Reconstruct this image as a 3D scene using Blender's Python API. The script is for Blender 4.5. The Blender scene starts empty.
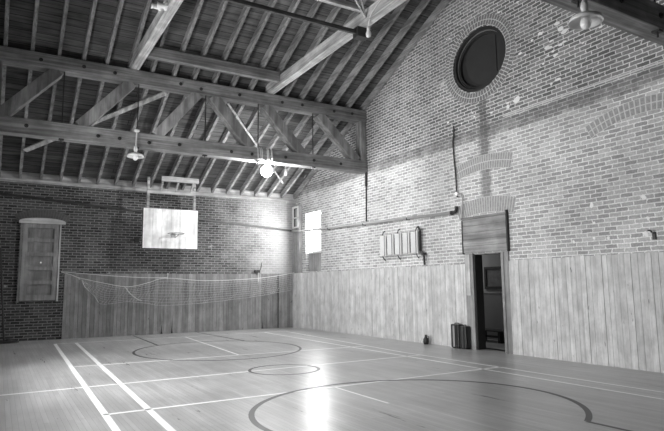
import bpy, bmesh, math, random
from mathutils import Vector, Matrix
random.seed(7)
S = bpy.context.scene
C = S.collection
PI = math.pi
V = Vector

# ------------------------------------------------------------------ helpers
def box(bm, x0, x1, y0, y1, z0, z1):
    vs = [bm.verts.new((x, y, z)) for x in (x0, x1) for y in (y0, y1) for z in (z0, z1)]
    for f in ((0,1,3,2),(4,6,7,5),(0,4,5,1),(2,3,7,6),(0,2,6,4),(1,5,7,3)):
        bm.faces.new([vs[i] for i in f])

def bar(bm, p0, p1, w, h, up=(0,0,1)):
    """rectangular timber from p0 to p1 (centre line), w across, h along 'up'"""
    p0, p1 = V(p0), V(p1); d = (p1-p0).normalized(); up = V(up)
    s = d.cross(up).normalized(); u = s.cross(d).normalized()
    vs = []
    for p in (p0, p1):
        for a, b in ((-1,-1),(1,-1),(1,1),(-1,1)):
            vs.append(bm.verts.new(p + s*(a*w/2) + u*(b*h/2)))
    for f in ((3,2,1,0),(4,5,6,7),(0,1,5,4),(1,2,6,5),(2,3,7,6),(3,0,4,7)):
        bm.faces.new([vs[i] for i in f])

def tube(bm, pts, r, n=8, cap=True):
    pts = [V(p) for p in pts]; rings = []
    ref = None
    for i, p in enumerate(pts):
        a = pts[max(i-1,0)]; b = pts[min(i+1,len(pts)-1)]
        d = (b-a).normalized()
        if ref is None or abs(ref.dot(d)) > .95:
            ref = V((0,0,1)) if abs(d.z) < .9 else V((1,0,0))
        s = d.cross(ref).normalized(); u = s.cross(d).normalized()
        rr = r[i] if isinstance(r, (list,tuple)) else r
        rings.append([bm.verts.new(p + s*math.cos(2*PI*k/n)*rr + u*math.sin(2*PI*k/n)*rr) for k in range(n)])
    for A, B in zip(rings, rings[1:]):
        for k in range(n):
            bm.faces.new((A[k], A[(k+1)%n], B[(k+1)%n], B[k]))
    if cap and n > 2:
        bm.faces.new(rings[0][::-1]); bm.faces.new(rings[-1])

def lathe(bm, prof, c, n=24, axis='z'):
    c = V(c); rings = []
    for r, h in prof:
        ring = []
        for k in range(n):
            a = 2*PI*k/n
            x, y = r*math.cos(a), r*math.sin(a)
            q = V((x,y,h)) if axis == 'z' else (V((h,x,y)) if axis == 'x' else V((x,h,y)))
            ring.append(bm.verts.new(c+q))
        rings.append(ring)
    for A, B in zip(rings, rings[1:]):
        for k in range(n):
            bm.faces.new((A[k], A[(k+1)%n], B[(k+1)%n], B[k]))
    bm.faces.new(rings[0][::-1]); bm.faces.new(rings[-1])

def smooth_path(pts, n=6):
    pts = [V(p) for p in pts]; out = []
    for i in range(len(pts)-1):
        p0 = pts[max(i-1,0)]; p1 = pts[i]; p2 = pts[i+1]; p3 = pts[min(i+2,len(pts)-1)]
        for k in range(n):
            t = k/n
            out.append(.5*((2*p1)+(p2-p0)*t+(2*p0-5*p1+4*p2-p3)*t*t+(3*p1-p0-3*p2+p3)*t**3))
    out.append(pts[-1]); return out

def obj(name, bm, mat, parent=None, bevel=0, smooth=False, origin=None):
    """link bm (built in world coordinates) as one mesh object"""
    o0 = V(origin) if origin is not None else (V(parent['org']) if parent is not None and 'org' in parent else V((0,0,0)))
    for v in bm.verts: v.co -= o0
    bmesh.ops.recalc_face_normals(bm, faces=bm.faces[:])
    me = bpy.data.meshes.new(name); bm.to_mesh(me); bm.free()
    me.materials.append(mat)
    if smooth:
        for p in me.polygons: p.use_smooth = True
    o = bpy.data.objects.new(name, me); C.objects.link(o)
    if parent is not None:
        o.parent = parent
        o.location = o0 - ORG[parent.name]
        ORG[o.name] = o0
    else:
        o.location = o0
        ORG[o.name] = o0
    if bevel:
        m = o.modifiers.new('bevel', 'BEVEL'); m.width = bevel; m.segments = 2; m.limit_method = 'ANGLE'
    return o
ORG = {}

def thing(name, label, cat, loc, group=None):
    o = bpy.data.objects.new(name, None); C.objects.link(o); o.location = loc
    o.empty_display_size = .2
    ORG[o.name] = V(loc); o['label'] = label; o['category'] = cat
    if group: o['group'] = group
    return o
def part(name, bm, mat, root, **k):
    return obj(name, bm, mat, root, origin=ORG[root.name], **k)
def tag(o, label, cat, group=None):
    o['label'] = label; o['category'] = cat
    if group: o['group'] = group
    return o
def struct(o, label=None, cat=None):
    o['kind'] = 'structure'
    if label: o['label'] = label
    if cat: o['category'] = cat
    return o
NB = bmesh.new

# ------------------------------------------------------------------ materials
def g(v): return (v, v, v, 1)
class N:
    def __init__(s, name):
        s.m = bpy.data.materials.new(name); s.m.use_nodes = True
        s.t = s.m.node_tree; s.n = s.t.nodes; s.l = s.t.links
        s.b = s.n['Principled BSDF']
    def add(s, ty, **kw):
        n = s.n.new(ty)
        for k, v in kw.items():
            if k.startswith('i_'): n.inputs[k[2:].replace('_',' ')].default_value = v
            else: setattr(n, k, v)
        return n
    def link(s, a, b): s.l.new(a, b)
    def math(s, op, a, b=None, clamp=False):
        n = s.n.new('ShaderNodeMath'); n.operation = op; n.use_clamp = clamp
        for i, v in enumerate((a, b)):
            if v is None: continue
            if isinstance(v, (int,float)): n.inputs[i].default_value = v
            else: s.l.new(v, n.inputs[i])
        return n.outputs[0]
    def smooth(s, v, a, b):
        n = s.n.new('ShaderNodeMapRange'); n.interpolation_type = 'SMOOTHSTEP'
        s.l.new(v, n.inputs[0]); n.inputs[1].default_value = a; n.inputs[2].default_value = b
        return n.outputs[0]
    def mix(s, f, a, b, mode='MIX'):
        n = s.n.new('ShaderNodeMix'); n.data_type = 'RGBA'; n.blend_type = mode
        for i, v in ((0,f),(6,a),(7,b)):
            if isinstance(v, (int,float)): n.inputs[i].default_value = v if i == 0 else g(v)
            elif isinstance(v, tuple): n.inputs[i].default_value = v
            else: s.l.new(v, n.inputs[i])
        return n.outputs[2]
    def noise(s, vec, scale, detail=3, rough=.55):
        n = s.n.new('ShaderNodeTexNoise'); n.inputs['Scale'].default_value = scale
        n.inputs['Detail'].default_value = detail; n.inputs['Roughness'].default_value = rough
        if vec is not None: s.l.new(vec, n.inputs['Vector'])
        return n.outputs['Fac']
    def coords(s, scale=(1,1,1), loc=(0,0,0)):
        tc = s.n.new('ShaderNodeTexCoord'); mp = s.n.new('ShaderNodeMapping')
        mp.inputs['Scale'].default_value = scale; mp.inputs['Location'].default_value = loc
        s.l.new(tc.outputs['Object'], mp.inputs[0]); return mp.outputs[0]
    def bump(s, h, strength=.4, dist=.01):
        n = s.n.new('ShaderNodeBump'); n.inputs['Strength'].default_value = strength; n.inputs['Distance'].default_value = dist
        s.l.new(h, n.inputs['Height']); s.l.new(n.outputs[0], s.b.inputs['Normal'])
    def done(s, col=None, rough=.8, spec=.3):
        if col is not None:
            if isinstance(col, (int,float)): s.b.inputs['Base Color'].default_value = g(col)
            else: s.l.new(col, s.b.inputs['Base Color'])
        if isinstance(rough, (int,float)): s.b.inputs['Roughness'].default_value = rough
        else: s.l.new(rough, s.b.inputs['Roughness'])
        s.b.inputs['Specular IOR Level'].default_value = spec
        return s.m

def plain(name, v, rough=.7, var=.15, scale=6, spec=.3, metal=0):
    n = N(name); f = n.noise(n.coords(), scale, 4)
    col = n.mix(f, v*(1-var), min(1, v*(1+var)))
    n.b.inputs['Metallic'].default_value = metal
    return n.done(col, rough, spec)

def wood(name, v, axis, var=.35, rough=.75, spec=.2, fine=22):
    """grain stretched along axis 0/1/2"""
    n = N(name); sc = [fine]*3; sc[axis] = .9
    f = n.noise(n.coords(tuple(sc)), 1.0, 5, .65)
    sc2 = [5]*3; sc2[axis] = .35
    f2 = n.noise(n.coords(tuple(sc2), (3,1,7)), 1.0, 3)
    blot = n.noise(n.coords(), 2.2, 4, .6)
    a = n.mix(n.smooth(f, .3, .7), v*(1-var), v*(1+var))
    b = n.mix(n.smooth(f2, .3, .7), .72, 1.2)
    c = n.mix(1.0, a, b, 'MULTIPLY')
    d = n.mix(n.smooth(blot, .35, .7), .8, 1.15)
    oi = n.add('ShaderNodeObjectInfo')
    e = n.mix(1.0, c, d, 'MULTIPLY')
    r = n.math('MULTIPLY_ADD', oi.outputs['Random'], .3); n.n[-1].inputs[2].default_value = .85
    rr = n.add('ShaderNodeCombineColor')
    for i in range(3): n.link(r, rr.inputs[i])
    col = n.mix(1.0, e, rr.outputs[0], 'MULTIPLY')
    n.bump(f, .25, .006)
    return n.done(col, rough, spec)

def brick(name, axes, c1, c2, mortar, gable=False, mort_size=.0075, corner_glow=False):
    n = N(name)
    tc = n.add('ShaderNodeTexCoord'); sx = n.add('ShaderNodeSeparateXYZ'); n.link(tc.outputs['Object'], sx.inputs[0])
    cb = n.add('ShaderNodeCombineXYZ')
    wob = n.noise(n.coords((1.3,1.3,1.3)), 1.0, 2)
    hz = n.math('ADD', sx.outputs[2], n.math('MULTIPLY', n.math('SUBTRACT', wob, .5), .02))
    wf_ = n.noise(n.coords((9,9,14),(2,2,2)), 1.0, 3, .7)
    wx_ = n.noise(n.coords((1,1,13.2),(5,5,5)), 1.0, 1)
    hz2 = n.math('ADD', hz, n.math('MULTIPLY', n.math('SUBTRACT', wf_, .5), .022))
    ux = n.math('ADD', sx.outputs[axes[0]], n.math('MULTIPLY', n.math('ADD', wf_, wx_), .05))
    n.link(ux, cb.inputs[0]); n.link(hz2, cb.inputs[1])
    bt = n.add('ShaderNodeTexBrick', offset=.5)
    bt.inputs['Scale'].default_value = 1; bt.inputs['Brick Width'].default_value = .222
    bt.inputs['Row Height'].default_value = .0755; bt.inputs['Mortar Size'].default_value = mort_size
    bt.inputs['Mortar Smooth'].default_value = .25; bt.inputs['Bias'].default_value = -.1
    n.link(cb.outputs[0], bt.inputs['Vector'])
    z = hz
    fine = n.noise(n.coords(), 30, 4, .7)
    big = n.noise(n.coords((1,1,1),(4,2,9)), .8, 4, .6)
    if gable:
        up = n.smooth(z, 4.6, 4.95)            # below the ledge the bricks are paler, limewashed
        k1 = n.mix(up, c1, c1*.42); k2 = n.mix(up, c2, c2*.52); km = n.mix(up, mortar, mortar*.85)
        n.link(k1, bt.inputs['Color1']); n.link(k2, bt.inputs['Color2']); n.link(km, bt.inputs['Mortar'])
    else:
        bt.inputs['Color1'].default_value = g(c1); bt.inputs['Color2'].default_value = g(c2); bt.inputs['Mortar'].default_value = g(mortar)
    col = n.mix(1.0, bt.outputs['Color'], n.mix(n.smooth(fine,.25,.75), .8, 1.2), 'MULTIPLY')
    col = n.mix(1.0, col, n.mix(n.smooth(big,.3,.7), .82, 1.12), 'MULTIPLY')
    # flaking whitewash blotches
    fl = n.noise(n.coords((1,1,1.6),(1,5,2)), 2.6, 5, .65)
    col = n.mix(n.math('MULTIPLY', n.smooth(fl, .64, .72), .6), col, .66)
    if corner_glow:                                   # bright corner light painted into the brick colour as a blotchy pale mask
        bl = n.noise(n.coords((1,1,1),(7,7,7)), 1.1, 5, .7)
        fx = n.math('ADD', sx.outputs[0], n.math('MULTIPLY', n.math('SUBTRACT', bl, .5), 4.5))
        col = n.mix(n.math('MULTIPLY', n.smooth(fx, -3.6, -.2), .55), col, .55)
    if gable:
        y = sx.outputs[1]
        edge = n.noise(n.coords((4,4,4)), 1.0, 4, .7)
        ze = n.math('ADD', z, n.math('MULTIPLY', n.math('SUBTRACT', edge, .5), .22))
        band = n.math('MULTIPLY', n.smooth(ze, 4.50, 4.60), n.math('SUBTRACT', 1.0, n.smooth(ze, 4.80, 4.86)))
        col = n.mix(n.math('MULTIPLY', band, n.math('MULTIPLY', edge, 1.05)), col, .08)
        # rust coloured run-off stain under the round window
        ye = n.math('ADD', y, n.math('MULTIPLY', n.math('SUBTRACT', edge, .5), .25))
        st = n.math('MULTIPLY', n.smooth(ye, -9.22, -9.12), n.math('SUBTRACT', 1.0, n.smooth(ye, -8.98, -8.84)))
        st = n.math('MULTIPLY', st, n.math('MULTIPLY', n.smooth(z, 2.85, 3.0), n.math('SUBTRACT', 1.0, n.smooth(z, 5.6, 5.9))))
        col = n.mix(n.math('MULTIPLY', st, .65), col, .11)
    inv = n.math('SUBTRACT', 1.0, bt.outputs['Fac'])
    n.bump(n.math('ADD', inv, n.math('MULTIPLY', fine, .5)), .5, .008)
    return n.done(col, .9, .15)

def board_mat(name, v, var=.22):
    """vertical wainscot boards: every board (mesh island) its own tone, knots and grain"""
    n = N(name)
    geo = n.add('ShaderNodeNewGeometry')
    f = n.noise(n.coords((28,28,1.1)), 1.0, 5, .65)
    kn = n.noise(n.coords((16,16,5),(2,8,3)), 1.0, 2)
    bl = n.noise(n.coords((5,5,3)), 1.0, 5, .7)
    a = n.mix(geo.outputs['Random Per Island'], v*(1-var), v*(1+var))
    a = n.mix(1.0, a, n.mix(n.smooth(f,.3,.7), .86, 1.1), 'MULTIPLY')
    a = n.mix(n.math('MULTIPLY', n.smooth(kn,.70,.76), .75), a, v*.3)
    a = n.mix(1.0, a, n.mix(n.smooth(bl,.3,.7), .82, 1.15), 'MULTIPLY')
    n.bump(f, .2, .004)
    return n.done(a, .55, .3)

def floor_mat():
    n = N('varnished_maple_strip_floor')
    tc = n.add('ShaderNodeTexCoord'); sx = n.add('ShaderNodeSeparateXYZ'); n.link(tc.outputs['Object'], sx.inputs[0])
    cb = n.add('ShaderNodeCombineXYZ'); n.link(sx.outputs[1], cb.inputs[0]); n.link(sx.outputs[0], cb.inputs[1])
    bt = n.add('ShaderNodeTexBrick', offset=.37)
    bt.inputs['Scale'].default_value = 1; bt.inputs['Brick Width'].default_value = 1.7; bt.inputs['Row Height'].default_value = .057
    bt.inputs['Mortar Size'].default_value = .0012; bt.inputs['Color1'].default_value = g(.40); bt.inputs['Color2'].default_value = g(.48); bt.inputs['Mortar'].default_value = g(.16)
    n.link(cb.outputs[0], bt.inputs['Vector'])
    f = n.noise(n.coords((25,.8,1)), 1.0, 4, .6)
    scf = n.noise(n.coords((7,.5,1),(3,3,3)), 1.0, 5, .7)
    big = n.noise(n.coords(), .7, 4)
    c = n.mix(1.0, bt.outputs['Color'], n.mix(f, .85, 1.15), 'MULTIPLY')
    c = n.mix(1.0, c, n.mix(n.smooth(scf,.3,.75), .84, 1.14), 'MULTIPLY')
    c = n.mix(1.0, c, n.mix(n.smooth(big,.3,.7), .85, 1.1), 'MULTIPLY')
    r = n.math('MULTIPLY_ADD', scf, .22); n.n[-1].inputs[2].default_value = .2
    n.bump(n.math('ADD', f, n.math('MULTIPLY', big, 3)), .06, .004)
    return n.done(c, r, .5)

def deck_mat():
    n = N('dark_roof_boards')
    tc = n.add('ShaderNodeTexCoord'); sx = n.add('ShaderNodeSeparateXYZ'); n.link(tc.outputs['Object'], sx.inputs[0])
    cb = n.add('ShaderNodeCombineXYZ'); n.link(sx.outputs[0], cb.inputs[0]); n.link(sx.outputs[1], cb.inputs[1])
    bt = n.add('ShaderNodeTexBrick', offset=.42)
    bt.inputs['Scale'].default_value = 1; bt.inputs['Brick Width'].default_value = 3.1; bt.inputs['Row Height'].default_value = .17
    bt.inputs['Mortar Size'].default_value = .006; bt.inputs['Color1'].default_value = g(.09); bt.inputs['Color2'].default_value = g(.14); bt.inputs['Mortar'].default_value = g(.02)
    n.link(cb.outputs[0], bt.inputs['Vector'])
    f = n.noise(n.coords((1.2,22,22)), 1.0, 5, .6); b = n.noise(n.coords(), 1.6, 4)
    c = n.mix(1.0, bt.outputs['Color'], n.mix(n.smooth(f,.3,.7), .65, 1.3), 'MULTIPLY')
    c = n.mix(1.0, c, n.mix(n.smooth(b,.3,.7), .75, 1.2), 'MULTIPLY')
    return n.done(c, .85, .15)

def emis(name, v):
    n = N(name); n.b.inputs['Base Color'].default_value = g(.9)
    n.b.inputs['Emission Color'].default_value = g(1); n.b.inputs['Emission Strength'].default_value = v
    return n.m
def glass_mat(name):
    n = N(name); out = n.n['Material Output']
    tr = n.add('ShaderNodeBsdfTransparent'); gl = n.add('ShaderNodeBsdfGlossy'); gl.inputs['Roughness'].default_value = .05
    mx = n.add('ShaderNodeMixShader'); mx.inputs[0].default_value = .06
    n.link(tr.outputs[0], mx.inputs[1]); n.link(gl.outputs[0], mx.inputs[2]); n.link(mx.outputs[0], out.inputs[0])
    return n.m

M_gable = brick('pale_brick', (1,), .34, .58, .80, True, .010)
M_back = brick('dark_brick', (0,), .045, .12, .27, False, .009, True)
M_side = brick('side_brick', (1,), .22, .34, .5)
M_floor = floor_mat(); M_deck = deck_mat()
M_ring = plain('arch_brick', .19, .9, .5, 16); M_ringm = plain('arch_mortar', .62, .9, .25, 14)
M_ringlow = plain('pale_arch_brick', .35, .9, .5, 18)
M_rdark = plain('dark_arch_brick', .11, .9, .45, 14); M_rdarkm = plain('dark_arch_mortar', .14, .9, .3)
M_raft = wood('rafter_timber', .27, 1); M_tx = wood('truss_timber_x', .25, 0); M_tz = wood('truss_timber_diagonal', .30, 2, fine=9)
M_ty = wood('tie_timber', .48, 1); M_dark_x = wood('dark_timber', .06, 0); M_light_x = wood('pale_timber', .42, 0); M_lath = wood('pale_lath', .45, 1, fine=8)
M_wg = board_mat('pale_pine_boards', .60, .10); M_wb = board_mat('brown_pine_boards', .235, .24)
M_iron = plain('black_iron', .03, .5, .3, 20, .4); M_steel = plain('grey_steel', .35, .4, .2, 20, .5, .6)
M_white = plain('white_paint', .8, .5, .06, 5); M_linew = plain('white_line_paint', .92, .4, .12, 3); M_lined = plain('black_line_paint', .045, .4, .3, 3)
M_porc = plain('white_porcelain', .8, .2, .05, 5, .6); M_rope = plain('white_rope', .62, .9); M_net = plain('net_cord', .42, .9)
M_bw = wood('white_backboard_boards', .92, 2, .03, .6); M_dgrey = plain('dark_panel', .035, .6, .3, 3)
M_shut = wood('brown_shutter_timber', .30, 2, .12); M_shutp = wood('brown_shutter_panel', .29, 2, .12)
M_plank = wood('weathered_planks', .30, 1, .2); M_case_ = wood('door_casing', .30, 2, .2); M_casew = wood('pale_casing', .62, 2, .1)
M_rad = plain('radiator_paint', .66, .5, .12, 8); M_radw = plain('radiator_tube_paint', .78, .4, .06, 8)
M_hall = plain('hall_plaster', .30, .8, .1, 2); M_halld = plain('hall_dado', .2, .7, .1, 2); M_hfloor = plain('hall_floor', .25, .6, .2, 4)
M_blk = plain('black_leatherette', .018, .35, .3, 30, .5); M_glass = glass_mat('clear_glass'); M_bulb = emis('lit_globe', 380)
M_grey = wood('grey_boxing', .36, 2, .15); M_pipe = plain('painted_pipe', .42, .6, .2, 9); M_pipedark = plain('sooty_pipe', .10, .6, .2, 9)
M_shade = plain('enamel_shade', .75, .15, .05, 4, .8); M_pic = plain('picture_print', .16, .5, .6, 9); M_plast = plain('white_plaster_patch', .85, .9, .08, 9)

# ------------------------------------------------------------------ dimensions
X0, X1 = -9.3, 0.0           # end walls (left gable, brick gable)
YB, YF, YR = 0.0, -18.06, -9.03
EZ, SL = 4.43, .447          # rafter underside at the eave, slope
RD = .20                     # rafter depth (vertical)
def rz(y): return EZ + SL*min(abs(y), abs(YF-y))

# ------------------------------------------------------------------ floor and markings
bm = NB(); box(bm, X0-.4, X1+.4, YF-.4, YB+.4, -.2, 0)
floor = struct(obj('floor', bm, M_floor))
def line(p0, p1, w, m=M_linew, name='court_line', h=.0016):
    bm = NB(); bar(bm, (*p0, h/2), (*p1, h/2), w, h); return part(name, bm, m, floor)
def ring(cx, cy, r, a0, a1, w, m, ry=None, h=.002, name='court_circle'):
    bm = NB(); n = max(12, int(abs(a1-a0)/4)); ry = ry or r
    prev = None
    for i in range(n+1):
        a = math.radians(a0+(a1-a0)*i/n); q = []
        for s in (-1, 1):
            x, y = cx+(r+s*w/2)*math.cos(a), cy+(ry+s*w/2)*math.sin(a)
            q += [bm.verts.new((x,y,.0001)), bm.verts.new((x,y,h))]
        if prev:
            A, B = prev, q
            for f in ((0,1,1,0),): pass
            bm.faces.new((A[1],A[3],B[3],B[1])); bm.faces.new((A[0],B[0],B[2],A[2]))
            bm.faces.new((A[0],A[1],B[1],B[0])); bm.faces.new((A[2],B[2],B[3],A[3]))
        prev = q
    return part(name, bm, m, floor)
line((-7.60,-1.40), (-7.92,-14.6), .075)
line((-7.11,-1.40), (-7.46,-14.6), .075)
line((-1.10,-1.45), (-1.58,-8.0), .045); line((-1.58,-8.0), (-1.58,-17.6), .028)
line((-1.82,-1.45), (-1.95,-9.8), .05); line((-1.95,-9.8), (-2.08,-17.6), .03)
line((-7.60,-1.43), (-1.10,-1.45), .05)
line((-9.25,-8.77), (-1.6,-8.60), .055)
line((-7.85,-10.76), (-1.58,-10.66), .055)
line((-7.70,-6.35), (-1.55,-6.55), .05)
line((-4.27,-1.45), (-4.58,-6.4), .045); line((-4.85,-10.75), (-4.87,-12.0), .03)
ring(-4.57,-5.15,1.80,0,360,.055,M_lined,2.0)
ring(-4.68,-12.30,1.92,-60,235,.065,M_lined,1.75)
ring(-4.70,-8.82,.58,0,360,.05,M_lined)
line((-5.42,-.1), (-5.5,-3.4), .055, M_lined); line((-3.5,-.1), (-3.34,-3.6), .055, M_lined)
line((-3.74,-13.82), (-3.70,-17.8), .05, M_lined); line((-5.9,-13.6), (-5.75,-17.8), .06, M_lined)

# ------------------------------------------------------------------ walls
def cut(o, bms):
    tmp = []
    for b in bms:
        bmesh.ops.recalc_face_normals(b, faces=b.faces[:])
        me = bpy.data.meshes.new('c'); b.to_mesh(me); b.free()
        c = bpy.data.objects.new('c', me); C.objects.link(c); tmp.append(c)
        m = o.modifiers.new('b','BOOLEAN'); m.object = c; m.operation = 'DIFFERENCE'; m.solver = 'EXACT'
    dg = bpy.context.evaluated_depsgraph_get(); dg.update()
    me = bpy.data.meshes.new_from_object(o.evaluated_get(dg))
    o.modifiers.clear(); o.data = me
    for c in tmp: bpy.data.objects.remove(c)
def gable_poly(x0, x1):
    bm = NB()
    prof = [(YF-.3,0), (YB+.3,0), (YB+.3,EZ+RD-.13), (YR, rz(YR)+RD), (YF-.3,EZ+RD-.13)]
    a = [bm.verts.new((x0,y,z)) for y,z in prof]; b = [bm.verts.new((x1,y,z)) for y,z in prof]
    bm.faces.new(a); bm.faces.new(b[::-1])
    for i in range(5):
        j = (i+1)%5; bm.faces.new((a[i],b[i],b[j],a[j]))
    return bm
def ellip(bm, x0, x1, cy, cz, ry, rz_, n=56):
    a = []; b = []
    for k in range(n):
        t = 2*PI*k/n; a.append(bm.verts.new((x0,cy+ry*math.cos(t),cz+rz_*math.sin(t)))); b.append(bm.verts.new((x1,cy+ry*math.cos(t),cz+rz_*math.sin(t))))
    bm.faces.new(a); bm.faces.new(b[::-1])
    for k in range(n): bm.faces.new((a[k],b[k],b[(k+1)%n],a[(k+1)%n]))
WC, WZ, WRY, WRZ = -8.97, 6.36, .80, .72
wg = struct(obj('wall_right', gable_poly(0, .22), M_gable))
holes = []
b = NB(); box(b, -.5,.9, -9.38,-8.58, -.01,2.05); holes.append(b)
b = NB(); box(b, -.5,.9, -1.80,-.80, 1.88,3.84); holes.append(b)
b = NB(); ellip(b, -.5,.9, WC,WZ,WRY,WRZ); holes.append(b)
cut(wg, holes)
wl = struct(obj('wall_left', gable_poly(X0-.36, X0), M_side))
LW = [(-12.0,-10.6), (-9.8,-8.4), (-7.6,-6.2)]
holes = []
for a, c in LW:
    b = NB(); box(b, X0-1, X0+.5, a, c, 1.3, 3.3); holes.append(b)
cut(wl, holes)
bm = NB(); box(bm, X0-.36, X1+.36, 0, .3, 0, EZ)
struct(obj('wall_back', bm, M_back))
bm = NB(); box(bm, X0-.36, X1+.36, YF-.3, YF, 0, EZ)
wf = struct(obj('wall_front', bm, brick('front_brick', (0,), .22, .34, .5)))
FW = []
holes = []
for a, c in FW:
    b = NB(); box(b, a, c, YF-1, YF+.5, 1.9, 3.9); holes.append(b)
cut(wf, holes)
# roof boarding
def slope_slab(ya, yb):
    bm = NB(); za, zb = rz(YB)+RD, rz(YR)+RD
    if ya > yb: pass
    vs = []
    for x in (X0-.5, X1+.5):
        for y, z in ((ya,za if ya in (EXT_B,EXT_F) else zb), (yb,zb)):
            for dz in (0,.06): vs.append(bm.verts.new((x,y,z+dz)))
    for f in ((0,1,3,2),(4,6,7,5),(0,4,5,1),(2,3,7,6),(0,2,6,4),(1,5,7,3)): bm.faces.new([vs[i] for i in f])
    return bm
EXT_B, EXT_F = YB, YF
for nm, ya in (('ceiling', YB), ('ceiling.001', YF)):
    s = 1 if ya == YB else -1
    bm = NB(); vs = []
    for x in (X0-.5, X1+.5):
        for y, z in ((ya+s*.5, EZ+RD-.5*SL), (YR, rz(YR)+RD)):
            for dz in (0,.06): vs.append(bm.verts.new((x,y,z+dz)))
    for f in ((0,1,3,2),(4,6,7,5),(0,4,5,1),(2,3,7,6),(0,2,6,4),(1,5,7,3)): bm.faces.new([vs[i] for i in f])
    struct(obj(nm, bm, M_deck))
# wall plate and the blocking between rafter feet
bm = NB(); box(bm, X0, X1, -.06, 0, EZ-.10, EZ-.005); box(bm, X0, X1, .0, .06, EZ, EZ+RD)
struct(obj('trim_1', bm, M_light_x))
bm = NB(); box(bm, X0, X1, YF-.06, YF, EZ, EZ+RD); struct(obj('trim_2', bm, M_light_x))

# brick ledge on the gable
bm = NB(); box(bm, -.010, 0, -18, -9.6, 4.86, 4.885)
led = obj('brick_ledge', bm, plain('ledge_mortar', .62, .9, .15, 8), wg)

# ------------------------------------------------------------------ wainscot
def wainscot(name, mat, a, b, top, axis, gaps=(), notch=()):
    bm = NB(); u = a
    while u < b-.02:
        w = min(random.uniform(.085, .125), b-u)
        t = .028+random.uniform(-.004,.004); zt = top+random.uniform(-.008,.008)
        jump = None
        for g0, g1 in gaps:
            if u <= g0 < u+w: w = max(g0-u, .01); jump = g1
        hit = [n_ for n_ in notch if u <= n_[0] < u+w]
        if hit:                                   # board with a splintered hole at its foot
            c, hgt = hit[0]; c = min(max(c, u+.04), u+w-.04)
            prof = [(u+.0025,0),(c-.028,0),(c-.016,hgt*.3),(c+.004,hgt),(c+.014,hgt*.25),(c+.03,0),(u+w-.0025,0),(u+w-.0025,zt),(u+.0025,zt)]
            A = [bm.verts.new((x,-t,z)) for x,z in prof]; B = [bm.verts.new((x,0,z)) for x,z in prof]
            bm.faces.new(A); bm.faces.new(B[::-1])
            for q in range(len(prof)): bm.faces.new((A[q],B[q],B[(q+1)%len(prof)],A[(q+1)%len(prof)]))
        elif axis == 'y': box(bm, -t, 0, u+.0025, u+w-.0025, 0, zt)
        else: box(bm, u+.0025, u+w-.0025, -t, 0, 0, zt)
        u = jump if jump is not None else u+w
    return struct(obj(name, bm, mat))
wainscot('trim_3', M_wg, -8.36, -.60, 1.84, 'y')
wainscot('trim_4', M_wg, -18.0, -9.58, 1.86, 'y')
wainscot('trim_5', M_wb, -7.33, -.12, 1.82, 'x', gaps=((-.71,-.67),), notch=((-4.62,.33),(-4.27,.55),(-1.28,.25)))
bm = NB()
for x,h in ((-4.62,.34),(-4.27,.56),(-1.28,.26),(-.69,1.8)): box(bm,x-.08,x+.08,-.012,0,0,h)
obj('shade_backing', bm, M_dgrey, bpy.data.objects['trim_5'])  # dark sheet in place of the shade inside the holes and seam
def boards(bm, x0, x1, y0, y1, z0, z1, w=.1):
    u = y0
    while u < y1-.01:
        e = min(u+w, y1); box(bm, x0, x1, u+.002, e-.002, z0, z1); u = e
# boxed chase in the corner
bm = NB(); boards(bm, -.14, -.11, -.60, -.0, 0, 1.84); box(bm, -.14, 0, -.63,-.60, 0, 1.84)
struct(obj('trim_6', bm, M_wg))
bm = NB(); boards(bm, -.13, -.11, -.47, -.0, 1.84, 3.42); box(bm, -.13, 0, -.49,-.47, 1.84, 4.2); box(bm,-.13,-.06,-.47,0,4.12,4.2)
struct(obj('trim_7', bm, M_grey))
bm = NB(); box(bm,-.07,-.05,-.47,0,3.42,4.12); ch = obj('trim_8', bm, M_dgrey); struct(ch)
bm = NB()
for z0, z1 in ((3.40,3.45),(3.74,3.78),(4.10,4.16)): box(bm, -.15,-.11,-.47,-.02,z0,z1)
for y0, y1 in ((-.47,-.39),(-.09,-.02)): box(bm, -.15,-.11,y0,y1,3.45,4.10)
obj('white_frame', bm, M_white, ch)
bm = NB(); tube(bm, [(-.10,-.24,3.45),(-.10,-.24,4.08)], .03); obj('riser_pipe', bm, M_pipe, ch)

# ------------------------------------------------------------------ small corner window
win = struct(thing('window_1', 'small daylit window high in the brick gable beside the corner', 'window', (0,-1.3,1.88)))
bm = NB(); box(bm,.10,.14,-1.80,-.80,1.88,2.50); box(bm,.08,.11,-1.78,-.82,1.93,2.46); part('lower_panel', bm, M_grey, win)
bm = NB()
for q in ((-1.80,-1.75,2.50,3.84),(-.86,-.80,2.50,3.84)): box(bm,.12,.20,*q)
box(bm,.12,.20,-1.80,-.80,3.79,3.84); box(bm,.06,.20,-1.80,-.80,2.48,2.54); box(bm,.13,.17,-1.75,-.86,3.14,3.18)
part('window_frame', bm, M_white, win)
bm = NB(); box(bm,.15,.156,-1.75,-.86,2.54,3.79); part('window_pane', bm, M_glass, win)
bm = NB(); box(bm,.0,.12,-.82,-.80,2.5,3.84); box(bm,-.02,.02,-.80,-.76,2.46,3.88); part('reveal_board', bm, M_white, win)

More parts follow.
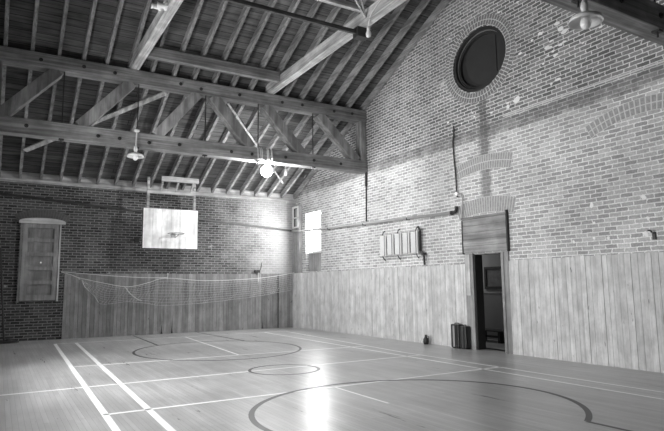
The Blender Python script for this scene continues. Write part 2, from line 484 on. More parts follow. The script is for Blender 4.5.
# side windows that light the hall (left end wall and front wall, behind the camera)
def glazed(name, ax, a, c, lbl):
    w = struct(thing(name, lbl, 'window', (X0,(a+c)/2,1.3) if ax=='y' else ((a+c)/2,YF,1.3)))
    bf, bp = NB(), NB()
    def bx(b_, u0,u1,z0,z1,d0,d1):
        if ax == 'y': box(b_, X0-d1, X0-d0, u0,u1,z0,z1)
        else: box(b_, u0,u1, YF-d1, YF-d0, z0,z1)
    for u0,u1 in ((a,a+.07),(c-.07,c),((a+c)/2-.02,(a+c)/2+.02)): bx(bf,u0,u1,1.3,3.3,.12,.2)
    for z0,z1 in ((1.3,1.37),(3.23,3.3),(2.28,2.32)): bx(bf,a,c,z0,z1,.12,.2)
    bx(bp,a+.07,c-.07,1.37,3.23,.155,.16)
    part('window_frame', bf, M_white, w); part('window_pane', bp, M_glass, w)
for i,(a,c) in enumerate(LW): glazed('window_%d'%(i+3), 'y', a, c, 'tall window in the left end wall, %s from the front corner' % ('first','second','third')[i])
for i,(a,c) in enumerate(FW): glazed('window_%d'%(i+6), 'x', a, c, 'tall window in the front wall, %s from the left end' % ('first','second')[i])

# ------------------------------------------------------------------ round window
rw = struct(thing('window_2', 'round dark boarded window high in the brick gable', 'window', (0,WC,WZ-WRZ)))
bm = NB(); ellip(bm, .17,.20, WC,WZ,WRY*.99,WRZ*.99); part('dark_panel', bm, M_dgrey, rw)
def eframe(x0,x1,s0,s1,n=56):
    bm = NB(); prev=None; first=None
    for k in range(n+1):
        t=2*PI*k/n; q=[]
        for s in (s0,s1):
            for x in (x0,x1): q.append(bm.verts.new((x,WC+(WRY+s)*math.cos(t),WZ+(WRZ+s)*math.sin(t))))
        if prev:
            A,B=prev,q
            for f in ((0,1),(1,3),(3,2),(2,0)): bm.faces.new((A[f[0]],A[f[1]],B[f[1]],B[f[0]]))
        prev=q
    bmesh.ops.remove_doubles(bm, verts=bm.verts[:], dist=1e-5); return bm
part('outer_frame', eframe(.02,.10,-.07,-.001), M_iron, rw)
part('inner_frame', eframe(.10,.17,-.14,-.001), M_iron, rw)
part('bead', eframe(.085,.105,-.085,-.07), M_steel, rw)
bm = NB(); box(bm,.155,.17,-9.36,-9.34,WZ-.58,WZ+.58); part('joint_strip', bm, M_iron, rw)
def arc_bricks(cy, cz, r0, r1, a0, a1, n, proud=.008, sy=1, sz=1, plane='x', yb=0):
    bm = NB()
    for k in range(n):
        t0 = math.radians(a0+(a1-a0)*(k+.13)/n); t1 = math.radians(a0+(a1-a0)*(k+.87)/n)
        vs=[]
        for d in (0,-proud):
            for r,t in ((r0,t0),(r1,t0),(r1,t1),(r0,t1)):
                u, z = cy+(r*sy)*math.cos(t), cz+(r*sz)*math.sin(t)
                vs.append(bm.verts.new((d,u,z) if plane=='x' else (u,d,z)))
        for f in ((0,1,2,3),(4,7,6,5),(0,4,5,1),(1,5,6,2),(2,6,7,3),(3,7,4,0)): bm.faces.new([vs[i] for i in f])
    return bm
def arc_bed(cy, cz, r0, r1, a0, a1, n=40, proud=.004, sy=1, sz=1, plane='x'):
    bm = NB(); prev=None
    for k in range(n+1):
        t=math.radians(a0+(a1-a0)*k/n); q=[]
        for d in (0,-proud):
            for r in (r0,r1):
                u,z=cy+r*sy*math.cos(t),cz+r*sz*math.sin(t); q.append(bm.verts.new((d,u,z) if plane=='x' else (u,d,z)))
        if prev:
            A,B=prev,q
            for i,j in ((0,1),(1,3),(3,2),(2,0)): bm.faces.new((A[i],A[j],B[j],B[i]))
        prev=q
    return bm
k_ = WRZ/WRY
bd = part('brick_surround', arc_bed(WC,WZ,WRY+.01,WRY+.25,0,360,60,.004,1,(WRZ+.25)/(WRY+.25)*.995), M_ringm, rw)
bmA = arc_bricks(WC,WZ,WRY+.02,WRY+.125,0,360,66,.010,1,.915)
part('inner_brick_ring', bmA, M_ring, rw)
part('outer_brick_ring', arc_bricks(WC,WZ,WRY+.14,WRY+.245,0,360,76,.010,1,.92), M_ring, rw)

# relieving arches built into the gable
for nm, args in (('relieving_arch', (-12.55,1.75,2.40,2.51,66,128,30)), ('relieving_arch', (-12.55,1.75,2.53,2.64,66,128,30))):
    obj(nm, arc_bricks(*args, proud=.006), M_ringlow, wg)
arb = obj('arch_bed', arc_bed(-12.55,1.75,2.39,2.65,66,128,30,.003), M_ringm, wg)
obj('door_arch_bed', arc_bed(-8.97,.1,2.82,3.16,74,106,30,.003), M_ringm, wg)
obj('door_arch', arc_bricks(-8.97,.1,2.83,3.15,74,106,24,.006), M_ringlow, wg)
obj('upper_arch_bed', arc_bed(-8.97,.9,2.95,3.28,75,105,30,.003), M_ringm, wg)
obj('upper_arch', arc_bricks(-8.97,.9,2.96,3.11,75,105,24,.006), M_ringlow, wg)
obj('upper_arch_crown', arc_bricks(-8.97,.9,3.13,3.27,75,105,25,.006), M_ringlow, wg)
# patches of white plaster left on the bricks
def patch(y, z, r, sz=1.0):
    bm = NB(); n = 9; a=[];b_=[]
    for k in range(n):
        t=2*PI*k/n; rr=r*random.uniform(.6,1.15)
        a.append(bm.verts.new((0,y+rr*math.cos(t),z+sz*rr*math.sin(t)))); b_.append(bm.verts.new((-.004,y+rr*.9*math.cos(t),z+sz*rr*.9*math.sin(t))))
    bm.faces.new(b_)
    for k in range(n): bm.faces.new((a[k],a[(k+1)%n],b_[(k+1)%n],b_[k]))
    obj('plaster_patch', bm, M_plast, wg)
for y,z,r in ((-11.09,2.13,.035),(-11.76,2.15,.035),(-12.42,2.16,.05),(-11.5,2.17,.03),(-11.52,2.43,.03),(-12.47,2.41,.035),(-11.5,2.75,.05),(-12.43,2.76,.045),(-9.75,5.05,.06),(-9.98,5.12,.09)): patch(y,z,r)
for k in range(24): patch(random.gauss(-11.0,.4), random.gauss(5.85,.28), random.uniform(.03,.09), .5)
for k in range(14): patch(random.uniform(-10.2,-7.9), random.choice((random.uniform(7.1,7.6),random.uniform(4.95,5.3))), random.uniform(.02,.06), .5)

# ------------------------------------------------------------------ doorway and hall
dr = struct(thing('door_1', 'open doorway in the brick gable under a planked panel', 'door', (0,-8.97,0)))
bm = NB()
for i in range(5):
    z0 = 2.07+i*.148; box(bm,-.05-.004*(i%2),0,-9.57,-8.33,z0+.003,z0+.145)
part('plank_panel', bm, M_plank, dr)
bm = NB(); box(bm,-.075,0,-9.60,-8.31,2.81,2.86); part('panel_cornice', bm, wood('cornice', .2,1), dr)
bm = NB(); box(bm,-.065,0,-9.615,-9.585,2.05,2.90); box(bm,-.065,0,-8.33,-8.305,2.05,2.80); part('panel_edge', bm, M_iron, dr)
bm = NB(); box(bm,-.035,.0,-8.58,-8.34,0,2.06); part('left_casing', bm, M_case_, dr)
bm = NB(); box(bm,-.05,-.035,-8.50,-8.37,1.15,2.04); part('pale_board', bm, M_casew, dr)
bm = NB(); box(bm,-.035,.0,-9.58,-9.38,0,2.06); box(bm,-.05,-.035,-9.46,-9.40,0,2.05); part('right_casing', bm, M_case_, dr)
bm = NB(); box(bm,0,.22,-9.38,-9.36,0,2.05); box(bm,0,.22,-9.36,-8.605,2.03,2.05); part('jamb_lining', bm, M_case_, dr)
bm = NB(); box(bm,0,.22,-8.615,-8.58,0,2.05); part('dark_jamb', bm, M_iron, dr)
# hall
bm = NB(); box(bm,.22,2.3,-10.4,-5.4,-.2,0); struct(obj('floor.001', bm, M_hfloor))
bm = NB(); box(bm,1.9,2.0,-10.4,-5.4,0,2.9); hw = struct(obj('wall_hall', bm, M_hall))
bm = NB(); box(bm,1.885,1.9,-10.4,-5.4,0,1.16); obj('dado', bm, M_halld, hw)
bm = NB(); box(bm,1.87,1.9,-10.4,-5.4,1.16,1.20); obj('dado_rail', bm, M_hall, hw)
bm = NB(); box(bm,.22,2.0,-5.5,-5.4,0,2.9); struct(obj('wall_hall_end', bm, M_hall))
bm = NB(); box(bm,.22,2.0,-10.4,-10.3,0,2.9); struct(obj('wall_hall_near', bm, M_hall))
bm = NB(); box(bm,.22,2.0,-10.4,-5.4,2.9,3.0); struct(obj('ceiling_hall', bm, M_hall))
pf = thing('picture_frame', 'dark framed picture hanging on the hall wall beyond the doorway', 'picture', (1.9,-7.28,1.27))
y0,y1 = -7.72,-7.05
bm = NB()
for q in ((y0,y1,1.27,1.33),(y0,y1,1.77,1.83),(y0,y0+.06,1.33,1.77),(y1-.06,y1,1.33,1.77)): box(bm,1.86,1.9,*q)
part('frame', bm, M_iron, pf)
bm = NB(); box(bm,1.885,1.9,y0+.06,y1-.06,1.33,1.77); part('picture', bm, M_pic, pf)
bn = thing('bench', 'low dark slatted bench standing in the hall beyond the doorway', 'bench', (1.55,-7.2,0))
bm = NB()
for k in range(3): box(bm,1.3+k*.14,1.42+k*.14,-8.2,-6.2,.26,.29)
part('seat', bm, M_iron, bn)
for yy in (-7.95,-7.2,-6.4):
    bm = NB(); box(bm,1.33,1.68,yy-.03,yy+.03,0,.26); part('leg', bm, M_iron, bn)
bm = NB(); box(bm,1.5,1.53,-8.1,-6.3,.10,.15); part('stretcher', bm, M_iron, bn)

# ------------------------------------------------------------------ roof timbers
ORD = ['against','first','second','third','fourth','fifth','sixth','seventh','eighth','ninth','tenth','eleventh','twelfth','thirteenth','fourteenth','fifteenth','sixteenth','seventeenth','eighteenth']
bm = NB(); n_ = 2
sl = math.sqrt(1+SL*SL)
ya, yb = -.0, YR
bar(bm, (-.06,ya,rz(ya)+RD/2), (-.06,yb,EZ+SL*abs(yb)+RD/2), .072, RD/sl*.97)
proto = obj('rafter', bm, M_raft, origin=(-.06,0,EZ))
for i in range(19):
    o = proto if i == 0 else proto.copy()
    if i: C.objects.link(o)
    o.location = (-.06-.5*i + (random.uniform(-.012,.012) if i else 0), 0, EZ)
    tag(o, 'sloping roof rafter lying tight against the brick gable wall' if i == 0 else 'sloping roof rafter, %s out from the one against the brick gable' % ORD[i], 'rafter', 'roof rafters under the boarding')

def truss(y, label):
    """girder truss, front face at y, 0.30 thick"""
    t = thing('roof_truss', label, 'truss', (-4.65,y+.15,4.6))
    ym = y+.15
    bm = NB(); bar(bm,(X0,ym,4.765),(X1,ym,4.765),.30,.34); part('bottom_chord', bm, M_tx, t, bevel=.012)
    bm = NB(); bar(bm,(X0,ym,6.26),(X1,ym,6.26),.30,.32); part('top_chord', bm, M_tx, t, bevel=.012)
    for (xa,xb) in ((-8.05,-9.12),(-6.52,-7.58),(-4.96,-5.92),(-4.58,-3.55),(-3.17,-2.07),(-1.55,-.32)):
        bm = NB(); bar(bm,(xa,ym-.01,6.11),(xb,ym-.01,4.92),.25,.26,(0,1,0)); part('diagonal', bm, M_tz, t, bevel=.01)
    for x in (-.11,-9.19):
        bm = NB(); bar(bm,(x,ym,4.92),(x,ym,6.11),.18,.26,(0,1,0)); part('end_post', bm, M_tz, t)
    for x in (-7.93,-6.36,-4.76,-3.36,-1.75):
        bm = NB(); tube(bm,[(x,y+.06,4.5),(x,y+.06,6.45)],.014,6); box(bm,x-.05,x+.05,y+.01,y+.11,4.565,4.59); part('tie_rod', bm, M_iron, t)
    for x,z in [(-8.6,4.78),(-7.2,4.74),(-6.75,4.74),(-6.1,4.72),(-5.4,4.76),(-4.1,4.74),(-3.55,4.74),(-2.6,4.76),(-1.75,4.77),(-.9,4.76),(-8.4,6.26),(-7.55,6.27),(-6.9,6.25),(-5.4,6.26),(-4.9,6.22),(-3.9,6.24),(-2.7,6.24),(-2.1,6.26),(-1.1,6.24),(-.5,6.26)]:
        bm = NB(); lathe(bm,[(.0,0),(.042,0),(.042,-.012),(.022,-.013),(.022,-.04),(.0,-.04)],(x,y,z),8,'y'); part('bolt', bm, M_iron, t)
    return t
T1 = truss(-4.55, 'long timber girder truss between the end walls nearest the backboard')
T2 = T1.copy(); C.objects.link(T2); T2.location = V(T1.location)+V((0,-9.30,.03)); ORG[T2.name] = V(T2.location)
T2['label'] = 'timber girder truss crossing the top right corner of the view'
for c in list(T1.children):
    d = c.copy(); C.objects.link(d); d.parent = T2
for o in (T1,T2): o['group'] = 'long girder trusses of the roof'

# cross ties from truss to truss
for x,lb in ((-6.47,'pale cross tie beam with porcelain fittings between the trusses'), (-3.03,'pale cross tie beam at which the dark ceiling rail ends')):
    bm = NB(); bar(bm,(x,-4.42,6.545),(x,-13.7,6.545),.19,.25); tag(obj('tie_beam', bm, M_ty, origin=(x,-9,6.42), bevel=.01), lb, 'beam', 'cross tie beams')
bm = NB(); yy=-5.24
bar(bm,(-6.37,yy,rz(yy)-.165),(-3.13,yy,rz(yy)-.165),.16,.24); tag(obj('purlin', bm, M_tx, origin=(-4.7,yy,6.5), bevel=.01), 'horizontal purlin under the rafters between the two cross ties', 'beam')
bm = NB(); bar(bm,(X0,-8.82,6.33),(-3.0,-8.82,6.33),.065,.08); dk = obj('ceiling_rail', bm, M_dark_x, origin=(-4.7,-8.82,6.3), bevel=.008); tag(dk,'dark rail slung under the two cross ties high overhead','rail')
bm = NB(); box(bm,-3.16,-2.90,-8.92,-8.74,6.22,6.42); obj('bracket', bm, M_iron, dk, origin=ORG[dk.name])
for y,z,lb in ((-9.02,6.66,'pale rail laid on the cross ties just behind the dark rail'),(-9.40,6.735,'second pale rail laid on the cross ties, touching the top edge of the view')):
    bm = NB(); bar(bm,(X0,y,z+.06),(-2.9,y,z+.06),.09,.11); tag(obj('ceiling_rail', bm, M_light_x, origin=(-4.7,y,z)), lb, 'rail')
    if y < -9.2:
        pr_ = C.objects[-1]
        for q in (-3.42,-3.25):
            bm = NB(); bar(bm,(q-.14,y+.02,z),(-3.13,y+.25,6.50),.03,.05); obj('strut', bm, M_light_x, pr_, origin=ORG[pr_.name])
# diagonal laths nailed across the rafters
def lath(p,q,w,lb):
    bm = NB(); d = V((0,-SL,-1)).normalized()*.03
    nrm = V((0,SL,1)).normalized()
    bar(bm, V((p[0],p[1],EZ-SL*p[1]))-nrm*.016, V((q[0],q[1],EZ-SL*q[1]))-nrm*.016, w, .028, nrm)
    tag(obj('brace', bm, M_lath, origin=(p[0],p[1],EZ-SL*p[1])), lb, 'brace', 'diagonal braces nailed under the rafters')
lath((-3.98,-3.94),(-.92,-.88),.05,'thin pale diagonal lath under the rafters behind the lit lamp')
lath((-8.52,-1.25),(-5.6,-3.96),.14,'wide diagonal board under the rafters behind the unlit lamp')

# ------------------------------------------------------------------ lamps
def pendant(name, x, y, ztop, zb, label, lit=False):
    t = thing(name, label, 'lamp', (x,y,zb))
    bm = NB(); lathe(bm,[(0,.03),(.05,.03),(.06,0),(.05,-.03),(0,-.03)],(x,y-.04,ztop),14); part('insulator', bm, M_porc, t, smooth=True)
    bm = NB(); tube(bm,[(x,y-.04,ztop),(x-.01,y-.04,(ztop+zb)/2+.1),(x-.02,y-.06,zb+.22)],.015,8); part('cord', bm, M_rope, t)
    bm = NB(); lathe(bm,[(0,.25),(.03,.25),(.045,.18),(.035,.13),(.05,.06),(.0,.06)],(x-.02,y-.06,zb),14); part('socket', bm, M_porc, t, smooth=True)
    if lit:
        bm = NB(); pr=[]
        for k in range(13):
            a=PI*k/12; pr.append((max(.001,.15*math.sin(a)), -.08+.15*math.cos(a)))
        lathe(bm,pr,(x-.02,y-.06,zb+.05),24); part('globe', bm, M_bulb, t, smooth=True)  # globe oversized so the bulb's bloom is built into its shape
    else:
        bm = NB(); lathe(bm,[(.03,.07),(.10,.06),(.17,.02),(.185,-.03),(.18,-.03),(.165,.005),(.10,.035),(.03,.045)],(x-.02,y-.06,zb+.03),28); part('shade', bm, M_shade, t, smooth=True)
        bm = NB(); pr=[]
        for k in range(9):
            a=PI*k/8; pr.append((max(.001,.06*math.sin(a)), .075*math.cos(a)))
        lathe(bm,pr,(x-.02,y-.06,zb-.005),16); part('bulb', bm, M_porc, t, smooth=True)
    return t
pendant('pendant_lamp', -6.39, -4.57, 4.95, 4.33, 'unlit pendant lamp with shallow white shade on the truss bottom chord')
pl = pendant('pendant_lamp', -3.06, -4.34, 4.58, 4.40, 'glowing globe lamp hanging from the truss bottom chord', True)
for x in (-3.42,-3.34,-3.30,-3.16,-3.12,-3.03):
    bm = NB(); tube(bm,[(x,-4.56,4.93),(x+.01,-4.60,4.88),(x+.005,-4.64,4.62),(-3.08+.3*(x+3.26),-4.45,4.56)],.010,6); part('hanger', bm, M_rope, pl)
pendant('pendant_lamp', -3.42, -13.86, 4.70, 4.27, 'unlit lamp with wide pale shade under the beam at top right')
t = thing('bulb_socket', 'small white bulb socket hanging from the right cross tie', 'lamp', (-3.15,-8.95,6.2))
bm = NB(); tube(bm,smooth_path([(-3.14,-9.7,6.62),(-3.14,-9.35,6.47),(-3.02,-9.08,6.36)],5),.012,6); part('cord', bm, M_rope, t)
bm = NB(); lathe(bm,[(0,.16),(.03,.16),(.035,.10),(.03,.09),(.055,.02),(.045,-.04),(0,-.06)],(-3.02,-9.08,6.20),14); part('bulb', bm, M_porc, t, smooth=True)
t = thing('bulb_socket', 'small white bulb socket hanging below the rafters right of the lit lamp', 'lamp', (-1.37,-2.0,4.85))
bm = NB(); tube(bm,[(-1.35,-2.0,rz(-2.0)),(-1.37,-2.0,5.02)],.01,6); part('cord', bm, M_rope, t)
bm = NB(); lathe(bm,[(0,.18),(.03,.18),(.035,.12),(.055,.05),(.045,-.02),(0,-.04)],(-1.37,-2.0,4.86),12); part('bulb', bm, M_porc, t, smooth=True)
# porcelain fittings on the left tie
for (y,z,lb) in ((-7.35,6.63,'white porcelain fitting sticking out above the left cross tie'),(-7.80,6.44,'white porcelain fitting on the face of the left cross tie')):
    t = thing('light_socket', lb, 'fitting', (-6.6,y,z))
    bm = NB(); lathe(bm,[(0,.0),(.07,.0),(.075,-.03),(.05,-.05),(.045,-.14),(.06,-.18),(0,-.18)],(-6.565,y,z),14,'x'); part('socket', bm, M_porc, t, smooth=True)
    bm = NB(); box(bm,-6.60,-6.565,y-.10,y+.10,z-.035,z+.035); part('base_block', bm, M_casew, t)

# ------------------------------------------------------------------ basketball backboard
bb = thing('basketball_backboard', 'white boarded basketball backboard hung from the rafters before the brick wall', 'backboard', (-4.64,-1.0,2.53))
bm = NB(); u=-5.435
for k in range(6):
    w=1.60/6; box(bm,u+.003,u+w-.003,-1.03,-.99,2.53,3.69); u+=w
part('board', bm, M_bw, bb)
bm = NB()
for q in ((-5.45,-5.435,2.515,3.70),(-3.835,-3.82,2.515,3.70)): box(bm,q[0],q[1],-1.035,-.985,q[2],q[3])
box(bm,-5.45,-3.82,-1.035,-.985,2.505,2.53); part('edge_frame', bm, M_iron, bb)
for x in (-5.30,-3.93):
    bm = NB(); box(bm,x-.035,x+.035,-.985,-.92,2.55,rz(-.95)+.02 if False else 4.62); part('hanger_post', bm, M_light_x, bb)
for z,xa,xb,y in ((4.22,-5.33,-3.90,-.95),(4.55,-5.0,-3.9,-1.25)):
    bm = NB(); bar(bm,(xa,y,z),(xb,y,z),.06,.15); part('cross_rail', bm, M_light_x, bb)
for x in (-4.95,-4.5,-4.05):
    bm = NB(); bar(bm,(x,-.95,4.25),(x,-1.25,4.52),.05,.07); part('tie_piece', bm, M_light_x, bb)
bm = NB(); c=(-4.56,-1.32,2.95); pts=[(c[0]+.23*math.cos(2*PI*k/28),c[1]+.23*math.sin(2*PI*k/28),c[2]) for k in range(29)]
tube(bm,pts,.012,6,False); hoop = part('hoop', bm, M_steel, bb)
bm = NB(); box(bm,-4.62,-4.50,-1.05,-1.03,2.85,2.98); bar(bm,(-4.62,-1.04,2.86),(-4.68,-1.2,2.94),.02,.02); bar(bm,(-4.50,-1.04,2.86),(-4.44,-1.2,2.94),.02,.02); part('hoop_bracket', bm, M_steel, hoop)

# ------------------------------------------------------------------ panelled shutter on the back wall
sh = thing('panelled_shutter', 'brown five panel door fixed over an opening high on the back wall', 'shutter', (-7.97,0,1.08))
a,b_,z0,z1 = -8.42,-7.52,1.08,3.20
st = .12
bm = NB()
box(bm,a,a+st,-.06,0,z0,z1); box(bm,b_-st,b_,-.06,0,z0,z1)
hs = [.15]+[.10]*4+[.12]; ph = (z1-z0-sum(hs))/5; z=z0; pz=[]
for i,h in enumerate(hs):
    box(bm,a+st,b_-st,-.06,0,z,z+h); z+=h
    if i<5: pz.append((z,z+ph)); z+=ph
part('door_frame', bm, M_shut, sh)
for p0,p1 in pz:
    bm = NB(); box(bm,a+st,b_-st,-.025,0,p0,p1); box(bm,a+st+.05,b_-st-.05,-.038,-.025,p0+.05,p1-.05); part('panel', bm, M_shutp, sh)
bm = NB()
box(bm,a-.06,a-.01,-.08,0,z0-.05,z1); part('side_casing', bm, M_shut, sh)
bm = NB(); box(bm,b_+.01,b_+.05,-.08,0,z0-.03,z1); part('pale_edge_strip', bm, wood('pale_edge', .5, 2), sh)
bm = NB(); prof=[(-8.53,3.20),(-7.37,3.20),(-7.37,3.26)]+[(-7.95+.58*math.cos(t),3.26+.10*math.sin(t)) for t in [PI*k/12 for k in range(1,12)]]+[(-8.53,3.26)]
f0=[bm.verts.new((x,-.12,z)) for x,z in prof]; f1=[bm.verts.new((x,0,z)) for x,z in prof]
bm.faces.new(f0); bm.faces.new(f1[::-1])
for i in range(len(prof)): bm.faces.new((f0[i],f1[i],f1[(i+1)%len(prof)],f0[(i+1)%len(prof)]))
part('arched_head', bm, wood('arched_head_timber', .5, 0, .15), sh)
bm = NB(); lathe(bm,[(0,0),(.028,0),(.03,-.03),(.0,-.045)],(-7.95,-.038,2.12),10,'y'); part('knob', bm, M_porc, sh, smooth=True)
wb_ = bpy.data.objects['wall_back']
obj('shutter_arch', arc_bricks(-7.95,2.05,1.33,1.55,63,117,20,.008,plane='y'), M_rdark, wb_)
obj('shutter_arch_bed', arc_bed(-7.95,2.05,1.32,1.56,63,117,20,.004,plane='y'), M_rdarkm, wb_)

# ------------------------------------------------------------------ pipes and cables
pp = thing('heating_pipe', 'sloping pipe running along the back wall and round onto the gable', 'pipe', (-4.5,-.06,3.7))
bm = NB(); tube(bm,[(-9.28,-.07,4.0),(-.18,-.07,3.32)],.032,10); part('back_run', bm, M_pipedark, pp, smooth=True)
bm = NB(); tube(bm,[(-.18,-.07,3.32),(-.19,-.60,3.27),(-.07,-.85,3.25),(-.07,-8.05,3.02)],.036,10); part('gable_run', bm, M_pipe, pp, smooth=True)
bm = NB(); tube(bm,smooth_path([(-.07,-8.0,3.02),(-.07,-8.13,3.03),(-.07,-8.17,3.08),(-.07,-8.17,3.15)],4),.038,10); lathe(bm,[(0,-.02),(.05,-.02),(.05,.02),(0,.02)],(-.07,-8.02,3.02),12,'y'); part('elbow', bm, M_iron, pp)
for y in (-2.4,-4.4,-6.4):
    bm = NB(); box(bm,-.11,-.004,y-.015,y+.015,3.20-.032*(-y-.9)-.0,3.24-.032*(-y-.9)+.02); part('bracket', bm, M_iron, pp)
bm = NB(); tube(bm,[(-.04,-4.52,4.62),(-.04,-4.50,4.2)],.035,8); tube(bm,[(-.03,-4.50,4.25),(-.03,-4.47,3.2)],.018,8)
tag(obj('downpipe', bm, M_iron, origin=(-.03,-4.5,3.2)), 'thin dark vertical pipe on the gable under the truss end', 'pipe')
pts=[(-.03,-8.15,5.04),(-.03,-8.14,4.8),(-.03,-8.10,4.6),(-.03,-8.15,3.9),(-.03,-8.16,3.5),(-.03,-8.18,3.36)]
cb_ = thing('electric_cable', 'dark cable dropping down the gable to the door panel corner', 'cable', (0,-8.15,3.4))
bm = NB(); tube(bm,smooth_path(pts,5),.016,6); part('upper_cable', bm, M_iron, cb_)
bm = NB(); tube(bm,smooth_path([(-.04,-8.18,3.42),(-.05,-8.30,3.42),(-.05,-8.36,3.30),(-.05,-8.34,3.1),(-.04,-8.30,2.85)],6),.013,6); part('looped_cable', bm, M_pipe, cb_)
bm = NB(); lathe(bm,[(0,0),(.045,0),(.05,-.03),(.03,-.05),(0,-.05)],(-.014,-8.17,3.44),12,'x'); part('junction_knob', bm, M_porc, cb_)
t = thing('wall_hook', 'small black iron hook on the bricks at the right edge of the view', 'hook', (0,-12.55,2.1))
bm = NB(); box(bm,-.03,-.005,-12.58,-12.53,2.06,2.18); part('plate', bm, M_iron, t)
bm = NB(); tube(bm,smooth_path([(-.02,-12.56,2.16),(-.06,-12.55,2.17),(-.07,-12.53,2.20),(-.06,-12.49,2.21)],4),.014,8); part('hook', bm, M_iron, t)
bm = NB(); box(bm,-5.46,-5.32,-.05,0,2.76,2.88); tag(obj('junction_box', bm, M_iron, origin=(-5.38,0,2.8), bevel=.008), 'small dark junction box on the bricks left of the backboard', 'box')
t = thing('rope_cleat', 'small dark wall cleat above the net with a short cord hanging', 'cleat', (-1.46,0,1.9))
bm = NB(); box(bm,-1.56,-1.38,-.08,0,1.86,1.95); part('cleat', bm, M_iron, t)
bm = NB(); tube(bm,smooth_path([(-1.38,-.05,1.93),(-1.34,-.06,2.05),(-1.30,-.03,2.2)],4),.012,6); part('hook', bm, M_iron, t)
bm = NB(); tube(bm,[(-1.44,-.06,1.88),(-1.44,-.07,1.55)],.01,6); part('cord', bm, M_rope, t)

# ------------------------------------------------------------------ wall radiator
rd = thing('wall_radiator', 'pale ribbed radiator hung on the gable bricks above the boards', 'radiator', (0,-6,2.14))
for k in range(5):
    ya = -5.18-k*.33
    bm = NB(); box(bm,-.085,-.055,ya-.30,ya-.01,2.19,2.70); part('section', bm, M_rad, rd, bevel=.008)
    bm = NB(); tube(bm,[(-.10,ya-.295,2.16),(-.10,ya-.295,2.73)],.021,8); part('pale_tube', bm, M_radw, rd)
    bm = NB(); tube(bm,[(-.10,ya-.235,2.17),(-.10,ya-.235,2.72)],.007,8); part('dark_tube', bm, M_iron, rd)
bm = NB(); tube(bm,[(-.10,-5.16,2.16),(-.10,-6.85,2.16)],.018,8); tube(bm,[(-.10,-5.16,2.73),(-.10,-6.85,2.73)],.013,8); part('header', bm, M_pipe, rd)
for y in (-5.36,-6.02,-6.76):
    bm = NB(); tube(bm,smooth_path([(0,y+.04,2.84),(-.08,y,2.80),(-.12,y,2.72)],4),.013,6); part('top_hook', bm, M_iron, rd)
    bm = NB(); tube(bm,smooth_path([(0,y+.04,2.05),(-.08,y,2.09),(-.12,y,2.16)],4),.013,6); part('foot_hook', bm, M_iron, rd)
bm = NB(); box(bm,-.12,-.05,-6.90,-6.87,2.22,2.70); tube(bm,[(-.08,-6.9,2.7),(-.08,-6.80,2.82)],.025,8); part('end_plate', bm, M_iron, rd)
bm = NB(); tube(bm,smooth_path([(-.08,-6.88,2.2),(-.08,-6.96,2.17),(-.08,-7.0,2.10),(-.08,-7.02,1.87)],4),.026,8); lathe(bm,[(0,.0),(.06,.0),(.06,.06),(0,.06)],(-.08,-7.0,2.10),10); part('valve', bm, M_iron, rd)

# ------------------------------------------------------------------ things by the door
for (ya,yb2,h,lb) in ((-7.98,-8.23,.52,'taller black upright case standing by the doorway, left of the pair'),(-8.25,-8.45,.49,'shorter black upright case by the doorway, right of the pair')):
    t = thing('carrying_case', lb, 'case', (-.17,(ya+yb2)/2,0), 'black cases by the doorway')
    bm = NB(); box(bm,-.20,-.045,yb2,ya,.012,h); part('body', bm, M_blk, t, bevel=.02)
    bm = NB()
    for yy in (ya-.10,): box(bm,-.206,-.20,yy-.03,yy+.03,.03,h-.03)
    part('metal_strip', bm, plain('case_strip', .3 if h>.5 else .06,.35), t)  # strip toned paler on the taller case
    bm = NB(); tube(bm,smooth_path([(-.12,ya-.06,h),(-.12,ya-.07,h+.018),(-.12,yb2+.07,h+.018),(-.12,yb2+.06,h)],4),.010,6); part('handle', bm, M_iron, t)
    for yy in (ya-.05,yb2+.05):
        bm = NB(); box(bm,-.18,-.06,yy-.015,yy+.015,0,.012); part('foot', bm, M_iron, t)
t = thing('jug', 'small dark jug on the floor against the pale boards', 'jug', (-.16,-7.08,0))
bm = NB(); lathe(bm,[(0,0),(.055,0),(.07,.06),(.065,.12),(.03,.17),(.026,.21),(.034,.22),(0,.22)],(-.16,-7.08,0),16); part('body', bm, M_iron, t, smooth=True)
bm = NB(); tube(bm,smooth_path([(-.16,-7.11,.20),(-.16,-7.17,.18),(-.16,-7.17,.12),(-.16,-7.14,.09)],4),.009,6); part('handle', bm, M_iron, t)
# net post standing by the left corner
t = thing('net_post', 'thin dark net post leaning in the left corner on a round foot', 'post', (-8.62,-.32,0))
bm = NB(); tube(bm,[(-8.72,-.32,.06),(-8.93,-.28,2.5)],.026,10); part('pole', bm, M_iron, t)
bm = NB(); lathe(bm,[(0,0),(.25,0),(.25,.03),(.08,.06),(.05,.10),(0,.10)],(-8.62,-.34,0),20); part('foot', bm, M_iron, t)
bm = NB(); box(bm,-8.8,-8.74,-.37,-.34,1.45,1.5); part('cleat', bm, M_steel, t)

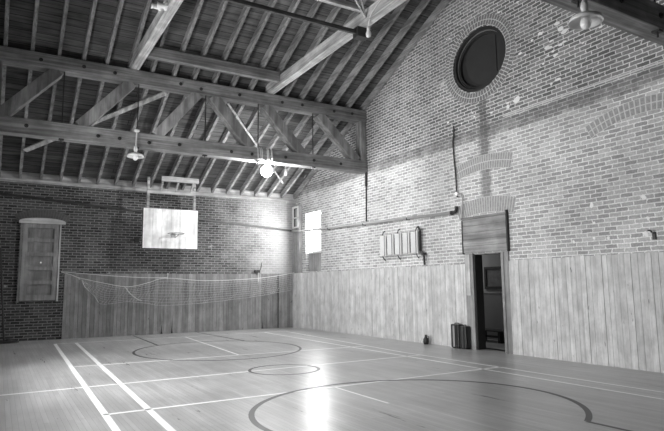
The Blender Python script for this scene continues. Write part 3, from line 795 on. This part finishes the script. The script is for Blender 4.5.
# ------------------------------------------------------------------ volleyball net slung along the back wall
nt = thing('volleyball_net', 'sagging white volleyball net strung along the boarded back wall', 'net', (-3.6,-.25,0))
def interp(pts, n):
    ps = smooth_path([(x,0,z) for x,z in pts], 12); L=[0]
    for p,q in zip(ps,ps[1:]): L.append(L[-1]+(q-p).length)
    out=[]; j=0
    for i in range(n+1):
        d=L[-1]*i/n
        while j<len(L)-2 and L[j+1]<d: j+=1
        t=(d-L[j])/max(1e-9,L[j+1]-L[j]); out.append(ps[j].lerp(ps[j+1],t))
    return out
NX,NZ=64,9
top = interp([(-7.0,1.70),(-6.3,1.54),(-5.64,1.43),(-5.05,1.55),(-4.55,1.68),(-3.3,1.60),(-1.81,1.65),(-.9,1.74),(-.20,1.85)],NX)
bot = interp([(-6.9,1.62),(-6.65,1.3),(-6.37,.95),(-5.7,1.0),(-5.2,.95),(-4.6,.86),(-3.5,.90),(-2.5,.98),(-1.28,1.12),(-.22,1.28)],NX)
def npnt(i,k):
    p=top[i].lerp(bot[i],k/NZ); s=k/NZ
    return V((p.x+.05*s*math.sin(i*.9+k), -.22+.05*math.sin(i*.35)*s-.03*math.sin(i*.8+k*.7)*s, p.z))
bm = NB()
for i in range(NX+1): tube(bm,[npnt(i,k) for k in range(NZ+1)],.0055,3,False)
for k in range(1,NZ): tube(bm,[npnt(i,k) for i in range(NX+1)],.0055,3,False)
part('mesh', bm, M_net, nt)
bm = NB(); tube(bm,[(-7.42,-.06,1.86),(-7.2,-.18,1.79)]+[npnt(i,0) for i in range(NX+1)]+[(-.15,-.16,1.87)],.010,6); part('headline', bm, M_rope, nt)
bm = NB(); tube(bm,[npnt(i,NZ) for i in range(NX+1)],.007,6); part('footline', bm, M_net, nt)
bm = NB(); tube(bm,smooth_path([npnt(0,0)]+[npnt(0,k) for k in range(1,NZ+1)],2),.011,6); tube(bm,[npnt(j,NZ) for j in range(0,8)],.010,6); part('side_cord', bm, M_rope, nt)
bm = NB(); tube(bm,smooth_path([(-5.72,-.26,1.42),(-5.6,-.28,1.25),(-5.4,-.28,1.08),(-5.25,-.28,1.02)],5),.011,6); part('loose_cord', bm, M_rope, nt)
bm = NB(); tube(bm,smooth_path([(-7.42,-.06,1.87),(-6.2,-.14,1.76),(-5.2,-.16,1.70),(-4.5,-.14,1.70)],6),.010,6); part('guy_rope', bm, M_rope, nt)
bm = NB(); tube(bm,[(-4.48,-.10,1.66),(-4.46,-.10,1.84)],.022,8); part('toggle', bm, M_lath, nt)

# ------------------------------------------------------------------ light
w = bpy.data.worlds.new('sky'); S.world = w; w.use_nodes = True
nt_ = w.node_tree; bg = nt_.nodes['Background']; bg.inputs[0].default_value = g(1); bg.inputs[1].default_value = 2.0
def area(name, loc, rot, sx, sy, power):
    l = bpy.data.lights.new(name,'AREA'); l.shape='RECTANGLE'; l.size=sx; l.size_y=sy; l.energy=power
    o = bpy.data.objects.new(name,l); C.objects.link(o); o.location=loc; o.rotation_euler=rot; return o
for a,c in LW: area('daylight', (X0-.42,(a+c)/2,2.3), (0,-PI/2,0), 2.0, 1.4, 265)     # faces +x
for a,c in FW: area('daylight', ((a+c)/2,YF-.36,2.95), (PI/2,0,0), 1.4, 2.0, 60)       # faces +y
area('daylight', (.30,-1.3,3.15), (0,PI/2,0), 1.3, .95, 300)
area('hall_fill', (1.2,-5.9,2.85), (0,0,0), .6,.4, 22)  # unseen fill lamp added to brighten the hall beyond the doorway

# ------------------------------------------------------------------ camera
F, H = 560., 1.38
R = Matrix(((0.8609137713411976,-0.5086347713443574,-0.010869576557973245),(0.054525799887236374,0.11349024759298676,-0.9920417838215988),(0.5058205368129426,0.8534697610816425,0.12543903482373714)))
cam = bpy.data.cameras.new('camera'); co = bpy.data.objects.new('camera',cam); C.objects.link(co)
cam.sensor_width = 36; cam.lens = F/664*36; cam.clip_start=.05; cam.clip_end=200
right, down, fwd = R[0].normalized(), R[1].normalized(), R[2].normalized()
m = Matrix((( right.x,-down.x,-fwd.x,-8.918408708620817),( right.y,-down.y,-fwd.y,-17.56809159081747),( right.z,-down.z,-fwd.z,H),(0,0,0,1)))
co.matrix_world = m
S.camera = co
S.view_settings.view_transform='Standard'; S.view_settings.look='None'; S.view_settings.exposure=.12; S.view_settings.gamma=1
S.view_settings.use_curve_mapping=False
for o in C.objects:
    if 'org' in o: del o['org']
